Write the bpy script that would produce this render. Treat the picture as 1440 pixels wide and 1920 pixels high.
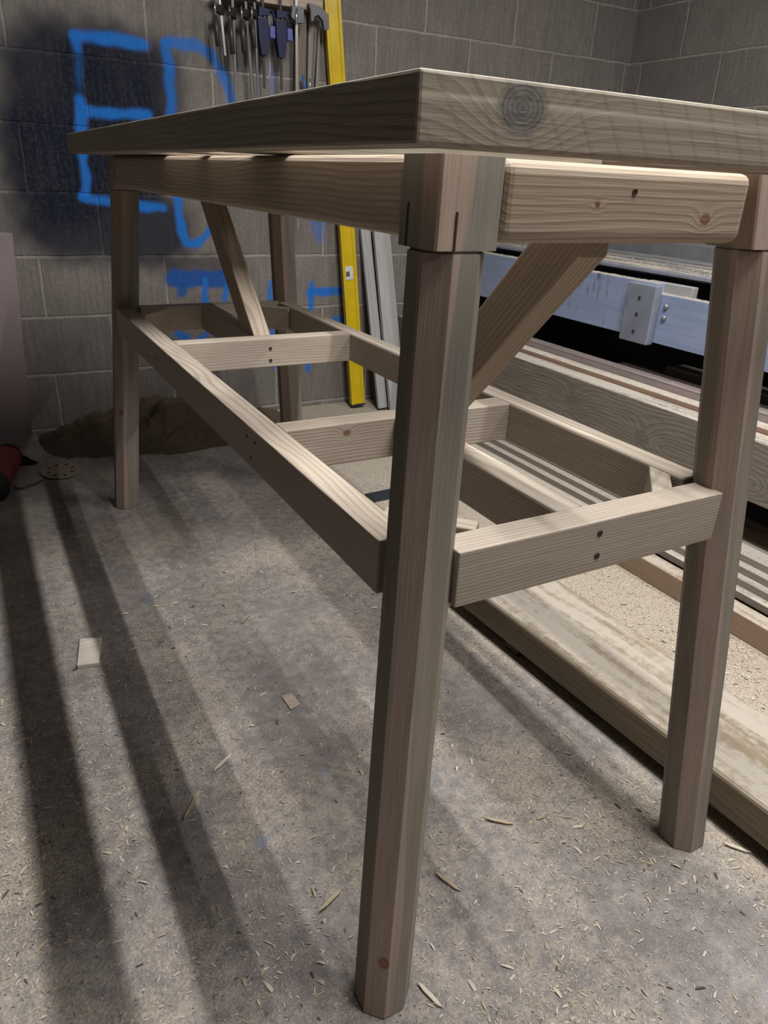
import bpy, bmesh, math, random
import numpy as np
from mathutils import Vector, Matrix

for o in list(bpy.data.objects): bpy.data.objects.remove(o)
S = bpy.context.scene
COL = S.collection
rnd = random.Random(7)
nrg = np.random.default_rng(11)

# ------------------------------------------------------------------ camera
cam = bpy.data.objects.new('camera', bpy.data.cameras.new('camera'))
COL.objects.link(cam)
cam.data.sensor_fit = 'VERTICAL'; cam.data.sensor_height = 24.0
cam.data.lens = 17.06738
cam.data.clip_start = 0.02
cam.matrix_world = Matrix([[0.877997, 0.16515, -0.449273, -0.678382], [-0.476759, 0.385404, -0.790041, -2.038466], [0.042676, 0.907849, 0.41712, 1.088], [0.0, 0.0, 0.0, 1.0]])
S.camera = cam

# ------------------------------------------------------------------ world, lights, exposure
world = bpy.data.worlds.new('dim_workshop'); S.world = world; world.use_nodes = True
world.node_tree.nodes['Background'].inputs[0].default_value = (0.9, 0.93, 1.0, 1)
world.node_tree.nodes['Background'].inputs[1].default_value = 0.012

def tube(name, loc, length, width, power, col=(1.0, 0.985, 0.975), rot=(0, 0, math.pi / 2)):
    l = bpy.data.lights.new(name, 'AREA'); l.shape = 'RECTANGLE'
    l.size = length; l.size_y = width; l.energy = power; l.color = col
    o = bpy.data.objects.new(name, l); COL.objects.link(o)
    o.location = loc; o.rotation_euler = rot
    return o
for tx, ty, pw in ((.165, -1.35, 56), (.46, -1.35, 60), (1.75, -1.5, 34)):
    tube('tube_lamp', (tx, ty, 2.75), 1.5, 0.035, pw)
for tx, ty, pw in ((-.1, -3.4, 16), (1.6, -4.2, 14)):
    tube('tube_lamp', (tx, ty, 2.75), 1.5, 0.10, pw)

S.view_settings.view_transform = 'Standard'; S.view_settings.look = 'None'
S.view_settings.exposure = -0.06; S.view_settings.gamma = 1.0
S.view_settings.use_curve_mapping = False

# ------------------------------------------------------------------ node helper
class NT:
    def __init__(s, name):
        m = bpy.data.materials.new(name); m.use_nodes = True
        s.m = m; s.t = m.node_tree; s.n = s.t.nodes; s.b = s.n['Principled BSDF']
    def node(s, typ, **kw):
        n = s.n.new(typ)
        for k, v in kw.items(): setattr(n, k, v)
        return n
    def put(s, sock, v):
        if isinstance(v, bpy.types.NodeSocket): s.t.links.new(v, sock)
        elif v is not None: sock.default_value = v
    def math(s, op, a, b=None, c=None, clamp=False):
        n = s.node('ShaderNodeMath', operation=op); n.use_clamp = clamp
        s.put(n.inputs[0], a); s.put(n.inputs[1], b)
        if c is not None: s.put(n.inputs[2], c)
        return n.outputs[0]
    def vmath(s, op, a, b=None):
        n = s.node('ShaderNodeVectorMath', operation=op); s.put(n.inputs[0], a); s.put(n.inputs[1], b)
        return n.outputs['Value'] if op in ('LENGTH', 'DOT_PRODUCT', 'DISTANCE') else n.outputs[0]
    def coord(s, k='Object'): return s.node('ShaderNodeTexCoord').outputs[k]
    def sep(s, v):
        n = s.node('ShaderNodeSeparateXYZ'); s.put(n.inputs[0], v); return n.outputs
    def comb(s, x, y, z):
        n = s.node('ShaderNodeCombineXYZ')
        for i, v in enumerate((x, y, z)): s.put(n.inputs[i], v)
        return n.outputs[0]
    def noise(s, vec, scale, detail=3, rough=.5, dist=0.0):
        n = s.node('ShaderNodeTexNoise'); s.put(n.inputs['Vector'], vec); s.put(n.inputs['Scale'], scale)
        n.inputs['Detail'].default_value = detail; n.inputs['Roughness'].default_value = rough
        n.inputs['Distortion'].default_value = dist
        return n.outputs['Fac']
    def ramp(s, f, stops, interp='LINEAR'):
        n = s.node('ShaderNodeValToRGB'); s.put(n.inputs[0], f); e = n.color_ramp.elements
        n.color_ramp.interpolation = interp
        while len(e) < len(stops): e.new(0.5)
        for i, (p, c) in enumerate(stops):
            e[i].position = p
            e[i].color = (c, c, c, 1) if not isinstance(c, tuple) else (*c, 1)
        return n.outputs[0]
    def mix(s, f, a, b, blend='MIX'):
        n = s.node('ShaderNodeMix', data_type='RGBA', blend_type=blend)
        s.put(n.inputs[0], f)
        for sk, v in ((n.inputs[6], a), (n.inputs[7], b)):
            s.put(sk, (*v, 1) if isinstance(v, tuple) else v)
        return n.outputs[2]
    def bump(s, h, strength, dist):
        n = s.node('ShaderNodeBump'); n.inputs['Strength'].default_value = strength
        n.inputs['Distance'].default_value = dist; s.put(n.inputs['Height'], h)
        return n.outputs[0]
    def done(s, col, rough=.7, normal=None, metal=0.0, spec=0.3):
        s.put(s.b.inputs['Base Color'], (*col, 1) if isinstance(col, tuple) else col)
        s.put(s.b.inputs['Roughness'], rough); s.put(s.b.inputs['Metallic'], metal)
        s.put(s.b.inputs['Specular IOR Level'], spec)
        if normal is not None: s.put(s.b.inputs['Normal'], normal)
        return s.m

def plain(name, col, rough=.5, metal=0.0, spot=.25):
    k = NT(name); c = k.coord()
    f = k.noise(c, 14, 4, .6)
    cc = k.mix(k.ramp(f, [(.3, 0.0), (.75, 1.0)]), col, tuple(v * (1 - spot) for v in col))
    return k.done(cc, rough, None, metal)

DUST = (0.52, 0.47, 0.40)
def wood(name, early, late, seed=0, ring=.006, pith=(.03, -.07), knots=(), streak=None, streak_amt=.6,
         dust=0.0, rough=.62, wave=.02, fine=.25, bump=.25, saw=False, leg=False, contrast=1.0, kcol=((.16, .075, .04), (.28, .14, .08))):
    """long grain along local X; growth rings around a pith line beside the board"""
    k = NT(name); P = k.coord()
    P = k.vmath('ADD', P, (seed * 3.17, 0, 0))
    lo = k.noise(k.vmath('MULTIPLY', P, (1.1, 5, 5)), 1.0, 2)
    lo2 = k.noise(k.vmath('ADD', k.vmath('MULTIPLY', P, (1.7, 4, 4)), (7.7, 3.1, 1.3)), 1.0, 2)
    x, y, z = k.sep(P)
    yy = k.math('ADD', k.math('SUBTRACT', y, pith[0]), k.math('MULTIPLY', k.math('SUBTRACT', lo, .5), wave * 2))
    zz = k.math('ADD', k.math('SUBTRACT', z, pith[1]), k.math('MULTIPLY', k.math('SUBTRACT', lo2, .5), wave * 2))
    r = k.math('SQRT', k.math('ADD', k.math('MULTIPLY', yy, yy), k.math('MULTIPLY', zz, zz)))
    kn = None
    for (kx, ky, kz, kr) in knots:
        d = k.vmath('LENGTH', k.vmath('MULTIPLY', k.vmath('SUBTRACT', P, (kx + seed * 3.17, ky, kz)), (.8, 1, 1)))
        g = k.math('EXPONENT', k.math('MULTIPLY', k.math('POWER', k.math('DIVIDE', d, kr * 1.7), 2.0), -1.0))
        r = k.math('ADD', r, k.math('MULTIPLY', g, kr * 1.6))
        core = k.ramp(k.math('DIVIDE', d, kr), [(.7, .92), (1.0, 0.0)])
        kn = core if kn is None else k.math('MAXIMUM', kn, core)
    ph = k.math('FRACT', k.math('DIVIDE', r, ring))
    band = k.ramp(ph, [(0.0, 0.12), (.45, .22), (.82, 1.0), (.9, .8), (1.0, .12)])
    wide = k.noise(k.vmath('MULTIPLY', P, (.5, 9, 9)), 1.0, 3)
    band = k.math('MULTIPLY', band, k.math('MULTIPLY_ADD', wide, .9 * contrast, .25 * contrast), clamp=True)
    col = k.mix(band, early, late)
    if streak:
        st = k.noise(k.vmath('ADD', k.vmath('MULTIPLY', P, (1.3, 14, 14) if leg else (.55, 26, 26)), (1.3, 4.4, 9.1)), 1.0, 2, .45)
        if leg:   # pink heartwood round the pith, towards one corner of the post
            dh = k.vmath('LENGTH', k.vmath('MULTIPLY', k.vmath('SUBTRACT', P, (0, -.026, .022)), (0, 1, 1)))
            hf = k.ramp(k.math('ADD', k.math('DIVIDE', dh, .05), k.math('MULTIPLY', k.math('SUBTRACT', st, .5), 1.5)), [(.36, 1.0), (.43, 0.0)])
            col = k.mix(k.math('MULTIPLY', hf, streak_amt), col, streak)
        else: col = k.mix(k.math('MULTIPLY', k.ramp(st, [(.42, 0.0), (.56, 1.0)]), streak_amt), col, streak)
        if leg:   # weathered grey-green sapwood beside the pink heartwood
            s2 = k.math('SUBTRACT', k.noise(k.vmath('ADD', k.vmath('MULTIPLY', P, (.8, 15, 15)), (5.3, 2.4, 3.1)), 1.0, 3, .5), k.math('MULTIPLY', hf, .2))
            col = k.mix(k.math('MULTIPLY', k.ramp(s2, [(.50, 0.0), (.56, 1.0)]), .8), col, (.24, .225, .19))
    fb = k.noise(k.vmath('MULTIPLY', P, (9, 420, 420)), 1.0, 2)
    col = k.mix(k.math('MULTIPLY', k.ramp(fb, [(.35, 1.0), (.65, 0.0)]), fine), col, tuple(v * .55 for v in late))
    blot = k.noise(k.vmath('MULTIPLY', P, (3, 11, 11)), 1.0, 4)
    col = k.mix(k.ramp(blot, [(.35, .22), (.65, 0.0)]), col, tuple(v * .8 for v in late))
    if saw:
        sw = k.math('FRACT', k.math('MULTIPLY', k.math('ADD', k.math('SUBTRACT', x, k.math('MULTIPLY', z, -.55)), k.math('MULTIPLY', lo, .05)), 30))
        col = k.mix(k.ramp(sw, [(0, .34), (.2, 0.0)]), col, tuple(v * .6 for v in late))
        ln_ = k.math('ABSOLUTE', k.math('SUBTRACT', z, k.math('MULTIPLY_ADD', k.math('SUBTRACT', lo, .5), .002, .0085)))
        col = k.mix(k.ramp(ln_, [(.0004, .7), (.0011, 0.0)]), col, tuple(min(1, v * 1.5) for v in early))
    if kn is not None:
        kr_ = k.ramp(k.math('ADD', k.math('MULTIPLY', k.noise(P, 120, 3), .6), k.math('MULTIPLY', k.math('FRACT', k.math('MULTIPLY', d, 260)), .4)), [(.25, kcol[0]), (.75, kcol[1])])
        col = k.mix(kn, col, kr_)
    hgt = k.math('ADD', k.math('MULTIPLY', band, .7), fb)
    if dust > 0:
        nz = k.sep(k.node('ShaderNodeNewGeometry').outputs['Normal'])[2]
        dn = k.noise(k.coord(), 45, 5, .65)
        d2 = k.noise(k.vmath('MULTIPLY', k.coord(), (3, 30, 30)), 1.0, 3)
        f = k.math('MULTIPLY', k.ramp(nz, [(.55, 0.0), (.85, 1.0)]), k.ramp(k.math('ADD', k.math('MULTIPLY', dn, .35), k.math('MULTIPLY', d2, .65)), [(.62 - .35 * dust, 0.0), (.72 - .3 * dust, 1.0)]))
        f = k.math('MULTIPLY', f, min(1, dust * 1.1))
        dc = k.mix(k.noise(k.coord(), 300, 2), DUST, tuple(v * .7 for v in DUST))
        col = k.mix(f, col, dc)
        hgt = k.math('ADD', hgt, k.math('MULTIPLY', k.math('MULTIPLY', dn, f), 3))
    return k.done(col, rough, k.bump(hgt, bump, .0012), 0.0, .25)

PINE_E, PINE_L = (.50, .42, .33), (.29, .205, .14)
SHELF_E, SHELF_L = (.52, .46, .385), (.31, .235, .17)
TREAT_E, TREAT_L = (.40, .335, .265), (.235, .18, .13)
LEG_E, LEG_L = (.33, .285, .235), (.21, .17, .13)
PINK = (.42, .315, .255); GREY = (.35, .325, .275)

# ------------------------------------------------------------------ object helpers
def link(name, bm, mat, parent=None, mw=None, smooth=False):
    me = bpy.data.meshes.new(name); bm.normal_update(); bm.to_mesh(me); bm.free()
    if smooth:
        for p in me.polygons: p.use_smooth = True
    for m in (mat if isinstance(mat, (list, tuple)) else [mat]): me.materials.append(m)
    o = bpy.data.objects.new(name, me); COL.objects.link(o)
    place(o, mw if mw is not None else Matrix.Identity(4), parent)
    return o
def world_of(o):
    return (world_of(o.parent) if o.parent else Matrix.Identity(4)) @ o.matrix_basis
def place(o, mw, parent=None):
    if parent is not None:
        o.parent = parent
        o.matrix_basis = world_of(parent).inverted() @ mw
    else: o.matrix_basis = mw
def tag(o, label, cat, group=None, kind=None):
    if label: o['label'] = label
    if cat: o['category'] = cat
    if group: o['group'] = group
    if kind: o['kind'] = kind
    return o
def thing(name, loc, label, cat, group=None):
    o = bpy.data.objects.new(name, None); COL.objects.link(o); o.location = loc
    o.empty_display_size = .05
    return tag(o, label, cat, group)
def structure(o): o['kind'] = 'structure'; return o

def frame(a, b, up=(0, 0, 1)):
    a, b = Vector(a), Vector(b); X = (b - a).normalized()
    Z = Vector(up); Z = (Z - Z.dot(X) * X).normalized(); Y = Z.cross(X)
    m = Matrix.Identity(4)
    for i, v in enumerate((X, Y, Z)): m.col[i][:3] = v
    m.col[3][:3] = (a + b) / 2
    return m, (b - a).length
def box_bm(lx, ly, lz, bev=0.0, seg=2, off=(0, 0, 0)):
    bm = bmesh.new(); bmesh.ops.create_cube(bm, size=1)
    for v in bm.verts: v.co = Vector((v.co.x * lx + off[0], v.co.y * ly + off[1], v.co.z * lz + off[2]))
    if bev > 0:
        bmesh.ops.bevel(bm, geom=bm.edges[:], offset=bev, segments=seg, affect='EDGES', profile=.5, clamp_overlap=True)
    return bm
def board(name, a, b, w, h, mat, parent=None, bev=.0015, seg=2, up=(0, 0, 1), cuts=(), warp=0.0):
    m, L = frame(a, b, up)
    bm = box_bm(L, w, h, bev, seg)
    for co, no in cuts:                      # world plane: keeps the side the normal points away from
        mi = m.inverted(); c = mi @ Vector(co); n = (mi.to_3x3() @ Vector(no)).normalized()
        g = bm.verts[:] + bm.edges[:] + bm.faces[:]
        res = bmesh.ops.bisect_plane(bm, geom=g, plane_co=c, plane_no=n, clear_outer=True, dist=1e-6)
        ed = [e for e in res['geom_cut'] if isinstance(e, bmesh.types.BMEdge)]
        if ed: bmesh.ops.contextual_create(bm, geom=ed)
    return link(name, bm, mat, parent, m)
def cyl_bm(r, h, n=24, r2=None, bev=0.0):
    bm = bmesh.new()
    bmesh.ops.create_cone(bm, cap_ends=True, segments=n, radius1=r, radius2=r if r2 is None else r2, depth=h)
    if bev > 0:
        ed = [e for e in bm.edges if abs(e.verts[0].co.z - e.verts[1].co.z) < 1e-7]
        bmesh.ops.bevel(bm, geom=ed, offset=bev, segments=2, affect='EDGES', clamp_overlap=True)
    return bm
def rod(name, a, b, r, mat, parent=None, n=16, r2=None, bev=0.0):
    a, b = Vector(a), Vector(b); d = b - a
    q = d.to_track_quat('Z', 'Y').to_matrix().to_4x4(); q.translation = (a + b) / 2
    return link(name, cyl_bm(r, d.length, n, r2, bev), mat, parent, q, True)
def tube_mesh(name, pts, r, mat, parent=None, n=8):
    bm = bmesh.new(); rings = []; P = [Vector(p) for p in pts]
    for i, p in enumerate(P):
        t = (P[min(i + 1, len(P) - 1)] - P[max(i - 1, 0)]).normalized()
        s = t.cross(Vector((0, 0, 1))); s = s.normalized() if s.length > 1e-4 else Vector((1, 0, 0)); u = s.cross(t)
        rings.append([bm.verts.new(p + r * (math.cos(a) * s + math.sin(a) * u)) for a in [2 * math.pi * j / n for j in range(n)]])
    for i in range(len(P) - 1):
        for j in range(n): bm.faces.new((rings[i][j], rings[i][(j + 1) % n], rings[i + 1][(j + 1) % n], rings[i + 1][j]))
    bm.faces.new(rings[0][::-1]); bm.faces.new(rings[-1])
    bmesh.ops.recalc_face_normals(bm, faces=bm.faces)
    return link(name, bm, mat, parent, None, True)
def poly_prism(pts, t):
    """pts in XY, extruded along Z by t, centred"""
    bm = bmesh.new()
    lo = [bm.verts.new((x, y, -t / 2)) for x, y in pts]; hi = [bm.verts.new((x, y, t / 2)) for x, y in pts]
    bm.faces.new(lo[::-1]); bm.faces.new(hi); n = len(pts)
    for i in range(n): bm.faces.new((lo[i], lo[(i + 1) % n], hi[(i + 1) % n], hi[i]))
    bmesh.ops.recalc_face_normals(bm, faces=bm.faces)
    return bm

# ------------------------------------------------------------------ the setting
YW, XR = 1.33, 2.62

def floor_mat():
    k = NT('dusty_concrete'); P = k.coord('Object')
    n1 = k.noise(P, 3.2, 5, .6); n2 = k.noise(P, 38, 5, .65); n3 = k.noise(P, 170, 3, .6)
    base = k.mix(k.ramp(n2, [(.3, 0.0), (.7, 1.0)]), (.20, .18, .17), (.36, .325, .305))
    n7 = k.noise(k.vmath('ADD', P, (4.1, 2.2, 0)), 7, 4, .6)
    base = k.mix(k.ramp(n7, [(.38, .55), (.6, 0.0)]), base, (.155, .137, .131))
    # fine pale sawdust, thicker to the right and in drifts
    x = k.sep(P)[0]
    drift = k.math('ADD', k.math('ADD', k.math('MULTIPLY', n1, 1.0), k.math('MULTIPLY', n2, .55)), k.math('MULTIPLY', k.ramp(x, [(.30, 0.0), (.75, 1.0)]), .33))
    f = k.ramp(k.math('ADD', drift, k.math('MULTIPLY', k.math('SUBTRACT', n3, .5), .35)), [(.72, 0.0), (1.0, .9)])
    grain = k.mix(k.ramp(n3, [(.35, 0.0), (.65, 1.0)]), (.30, .245, .18), (.53, .46, .37))
    col = k.mix(f, base, grain)
    n8 = k.noise(P, 420, 2, .5); n9 = k.noise(P, 85, 4, .7)
    col = k.mix(k.ramp(n8, [(.60, 0.0), (.68, .75)]), col, (.52, .46, .38))
    col = k.mix(k.ramp(n9, [(.28, .8), (.40, 0.0)]), col, (.09, .08, .078))
    # grit: pale and black flecks, paint drips
    v = k.node('ShaderNodeTexVoronoi'); v.inputs['Scale'].default_value = 120; k.put(v.inputs['Vector'], P)
    dot = k.math('MULTIPLY', k.ramp(v.outputs['Distance'], [(.12, 1.0), (.2, 0.0)]), k.ramp(k.sep(v.outputs['Color'])[0], [(.86, 0.0), (.88, 1.0)]))
    col = k.mix(dot, col, (.05, .045, .045))
    dot2 = k.math('MULTIPLY', k.ramp(v.outputs['Distance'], [(.15, 1.0), (.25, 0.0)]), k.ramp(k.sep(v.outputs['Color'])[1], [(.90, 0.0), (.92, .7)]))
    col = k.mix(dot2, col, (.46, .42, .37))
    w = k.node('ShaderNodeTexVoronoi'); w.inputs['Scale'].default_value = 6.0; k.put(w.inputs['Vector'], k.vmath('ADD', P, k.vmath('MULTIPLY', k.comb(n2, n1, 0), (.08, .08, 0))))
    bl = k.math('MULTIPLY', k.ramp(w.outputs['Distance'], [(.06, 1.0), (.12, 0.0)]), k.ramp(k.sep(w.outputs['Color'])[0], [(.84, 0.0), (.86, .6)]))
    col = k.mix(bl, col, (.20, .25, .32))
    # smoother pale screed patch towards the camera on the right
    pd = k.vmath('LENGTH', k.vmath('MULTIPLY', k.vmath('SUBTRACT', P, (.30, -1.83, 0)), (1, 1, 0)))
    pf = k.ramp(k.math('ADD', pd, k.math('ADD', k.math('MULTIPLY', n1, .12), k.math('MULTIPLY', n2, .05))), [(.225, .85), (.232, 0.0)])
    col = k.mix(pf, col, k.mix(k.noise(k.vmath('MULTIPLY', P, (9, 30, 1)), 1, 3), (.25, .225, .225), (.36, .33, .33)))
    h = k.math('ADD', k.math('MULTIPLY', n2, .6), k.math('MULTIPLY', n3, .5))
    return k.done(col, .85, k.bump(k.math('ADD', h, k.math('MULTIPLY', n9, .4)), .85, .007), 0, .2)
bm = box_bm(6.2, 6.4, .1, 0, off=(-.48, -1.87, -.05))
structure(link('floor', bm, floor_mat()))

def block_wall_mat(name, paint=True):
    k = NT(name); P = k.coord('Object'); x, y, z = k.sep(P)
    jit = k.noise(P, 9, 3)
    vx = k.math('ADD', x, k.math('MULTIPLY', k.math('SUBTRACT', jit, .5), .012))
    vz = k.math('ADD', z, k.math('MULTIPLY', k.math('SUBTRACT', jit, .5), .010))
    b = k.node('ShaderNodeTexBrick'); b.offset = .5; b.squash = 1.0
    k.put(b.inputs['Vector'], k.comb(k.math('ADD', vx, .165), k.math('SUBTRACT', vz, .023), 0.0))
    b.inputs['Scale'].default_value = 1.0; b.inputs['Mortar Size'].default_value = .007
    b.inputs['Mortar Smooth'].default_value = .35
    b.inputs['Brick Width'].default_value = .50; b.inputs['Row Height'].default_value = .2385
    b.inputs['Color1'].default_value = (.23, .205, .18, 1); b.inputs['Color2'].default_value = (.30, .265, .235, 1)
    b.inputs['Mortar'].default_value = (.36, .325, .29, 1)
    n1 = k.noise(P, 6, 4, .6); n2 = k.noise(P, 70, 4, .65)
    rib = k.math('SINE', k.math('MULTIPLY', k.math('ADD', x, k.math('MULTIPLY', n1, .01)), 2 * math.pi / .0060))
    rn = k.noise(k.vmath('MULTIPLY', P, (120, 1, 7)), 1.0, 3)
    col = k.mix(k.ramp(n1, [(.3, .35), (.7, 0.0)]), b.outputs['Color'], (.12, .105, .10))
    col = k.mix(k.ramp(n2, [(.35, .35), (.65, 0.0)]), col, (.10, .09, .085))
    inb = k.math('SUBTRACT', 1.0, b.outputs['Fac'])
    ribs = k.math('MULTIPLY', k.math('MULTIPLY_ADD', rib, .5, .5), inb)
    col = k.mix(k.math('MULTIPLY', k.math('MULTIPLY', k.ramp(rn, [(.4, 1.0), (.6, 0.0)]), inb), .3), col, (.10, .09, .085))
    rough = .9
    if paint:
        a = k.node('ShaderNodeAttribute'); a.attribute_name = 'spray'
        al = k.math('MULTIPLY', a.outputs['Alpha'], k.ramp(k.math('ADD', k.math('MULTIPLY', n2, .6), k.math('MULTIPLY', rn, .4)), [(.25, .78), (.55, 1.0)]))
        col = k.mix(al, col, a.outputs['Color'])
    h = k.math('ADD', k.math('ADD', k.math('MULTIPLY', b.outputs['Fac'], -1.6), k.math('MULTIPLY', ribs, .45)), k.math('MULTIPLY', n2, .8))
    return k.done(col, rough, k.bump(h, .7, .005), 0, .15)

# spray paint strokes on the block wall, (x, z) polylines on the wall, width, softness, opacity
BLUE = (.012, .165, .58); BLUE2 = (.012, .085, .33); BLACK = (.009, .012, .024)
STROKES = [
    (BLUE, .042, .022, .95, [(-0.179, 1.519), (-0.066, 1.521), (0.075, 1.515)]),
    (BLUE, .029, .022, .85, [(-0.179, 1.519), (-0.175, 1.479)]),
    (BLUE, .022, .03, .35, [(-0.175, 1.462), (-0.183, 1.339)]),
    (BLUE, .040, .02, .95, [(-0.186, 1.312), (-0.193, 1.212), (-0.196, 1.119)]),
    (BLUE, .029, .016, .92, [(-0.197, 1.128), (-0.200, 1.042), (-0.203, 0.960)]),
    (BLUE, .037, .018, .95, [(-0.175, 1.275), (-0.074, 1.268), (0.066, 1.276)]),
    (BLUE, .037, .018, .92, [(-0.215, 0.964), (-0.119, 0.947), (0.096, 0.931)]),
    (BLUE, .039, .024, .8, [(0.154, 1.530), (0.164, 1.441), (0.158, 1.288), (0.155, 1.116), (0.158, 0.978)]),
    (BLUE, .040, .024, .8, [(0.158, 1.531), (0.259, 1.536), (0.333, 1.513), (0.385, 1.434), (0.415, 1.350), (0.435, 1.232)]),
    (BLUE, .037, .016, .95, [(0.158, 0.978), (0.167, 0.847), (0.186, 0.791), (0.237, 0.791), (0.302, 0.849), (0.360, 0.936), (0.413, 1.066), (0.435, 1.232)]),
    (BLUE, .042, .03, .45, [(0.786, 0.895), (0.813, 0.810), (0.835, 0.895)]),
    (BLUE2, .075, .02, .95, [(0.124, 0.645), (0.247, 0.638), (0.374, 0.635)]),
    (BLUE2, .045, .018, .9, [(0.151, 0.626), (0.152, 0.585)]),
    (BLUE, .030, .014, .92, [(0.256, 0.635), (0.253, 0.535)]),
    (BLUE, .025, .014, .9, [(0.364, 0.633), (0.342, 0.537)]),
    (BLUE, .034, .018, .9, [(0.122, 0.399), (0.157, 0.382)]),
    (BLUE, .034, .018, .9, [(0.247, 0.396), (0.215, 0.369)]),
    (BLUE, .025, .014, .85, [(0.564, 0.622), (0.571, 0.445), (0.571, 0.212)]),
    (BLUE, .042, .012, .95, [(0.775, 0.572), (0.950, 0.565)]),
    (BLUE, .025, .012, .95, [(0.775, 0.612), (0.767, 0.436), (0.761, 0.225), (0.758, 0.187)]),
    (BLUE, .034, .02, .8, [(0.903, 0.435), (0.968, 0.432)]),
    (BLUE, .025, .03, .30, [(0.592, 1.481), (0.597, 1.393), (0.600, 1.324)]),
    (BLACK, .42, .16, .93, [(-0.254, 1.368), (-0.283, 1.224), (-0.279, 1.039)]),
    (BLACK, .38, .14, .94, [(-0.071, 1.384), (-0.065, 1.257), (-0.091, 1.105)]),
    (BLACK, .22, .12, .82, [(0.105, 1.436), (0.089, 1.249)]),
    (BLACK, .30, .14, .80, [(-0.322, 1.149), (-0.112, 1.104), (0.013, 1.110)]),
    (BLACK, .32, .12, .86, [(-0.299, 0.883), (-0.138, 0.865), (0.054, 0.846)]),
    (BLACK, .10, .09, .35, [(-0.446, 1.178), (-0.477, 0.861)]),
    (BLACK, .10, .06, .55, [(0.120, 0.683), (0.347, 0.691)]),
]
def painted_wall(name, x0, x1, z0, z1, step, mat):
    nx, nz = int((x1 - x0) / step) + 1, int((z1 - z0) / step) + 1
    xs = np.linspace(x0, x1, nx); zs = np.linspace(z0, z1, nz)
    X, Z = np.meshgrid(xs, zs)
    v = np.stack([X.ravel(), np.full(X.size, YW), Z.ravel()], 1)
    i = (np.arange(nz - 1)[:, None] * nx + np.arange(nx - 1)[None, :]).ravel()
    fc = np.stack([i, i + 1, i + nx + 1, i + nx], 1)
    me = bpy.data.meshes.new(name)
    me.vertices.add(len(v)); me.vertices.foreach_set('co', v.ravel())
    me.loops.add(fc.size); me.loops.foreach_set('vertex_index', fc.ravel())
    me.polygons.add(len(fc)); me.polygons.foreach_set('loop_start', np.arange(0, fc.size, 4))
    me.polygons.foreach_set('loop_total', np.full(len(fc), 4)); me.update(calc_edges=True); me.validate()
    rgb = np.zeros((X.size, 3)); al = np.zeros(X.size)
    wob = (np.sin(X * 61) * np.sin(Z * 53) + np.sin(X * 23 + 2) * np.sin(Z * 31 + 1)).ravel() * .004
    order = [s for s in STROKES if s[0] is BLACK] + [s for s in STROKES if s[0] is not BLACK]
    for col, w, soft, op, pts in order:
        d = np.full(X.size, 9.0)
        for (ax, az), (bx, bz) in zip(pts[:-1], pts[1:]):
            dx, dz = bx - ax, bz - az
            t = np.clip(((X.ravel() - ax) * dx + (Z.ravel() - az) * dz) / (dx * dx + dz * dz + 1e-9), 0, 1)
            d = np.minimum(d, np.hypot(X.ravel() - ax - t * dx, Z.ravel() - az - t * dz))
        d = d + wob * (1 if w < .1 else 2)
        u = np.clip((w / 2 + soft / 2 - d) / soft, 0, 1); a = op * u * u * (3 - 2 * u)
        na = a + al * (1 - a)
        m = na > 1e-6
        rgb[m] = (np.array(col)[None] * a[m, None] + rgb[m] * (al[m] * (1 - a[m]))[:, None]) / na[m, None]
        al = na
    at = me.color_attributes.new('spray', 'FLOAT_COLOR', 'POINT')
    at.data.foreach_set('color', np.concatenate([rgb, al[:, None]], 1).ravel())
    me.materials.append(mat)
    o = bpy.data.objects.new(name, me); COL.objects.link(o); return structure(o)
painted_wall('wall_back', -3.0, XR, 0.0, 3.0, .008, block_wall_mat('painted_blockwork'))
mw = Matrix.Translation((XR, YW, 0)) @ Matrix.Rotation(-math.pi / 2, 4, 'Z')
bm = bmesh.new()
vs = [bm.verts.new(c) for c in ((0, 0, 0), (6.2, 0, 0), (6.2, 0, 3.0), (0, 0, 3.0))]; bm.faces.new(vs)
structure(link('wall_right', bm, block_wall_mat('blockwork', False), None, mw))

# ------------------------------------------------------------------ the workbench
LX, LY0, LY1, ZB, ZT_ = .2308, -1.3598, .3306, 1.0247, 1.1109
SX, SY, PS = .086, .1019, .075
bench = thing('workbench', (0, -.515, 0), 'tall unfinished pine workbench with splayed octagonal legs, part-open top and open lower frame', 'workbench')
ink = plain('screw_hole_dark', (.045, .03, .022), .6)

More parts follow.
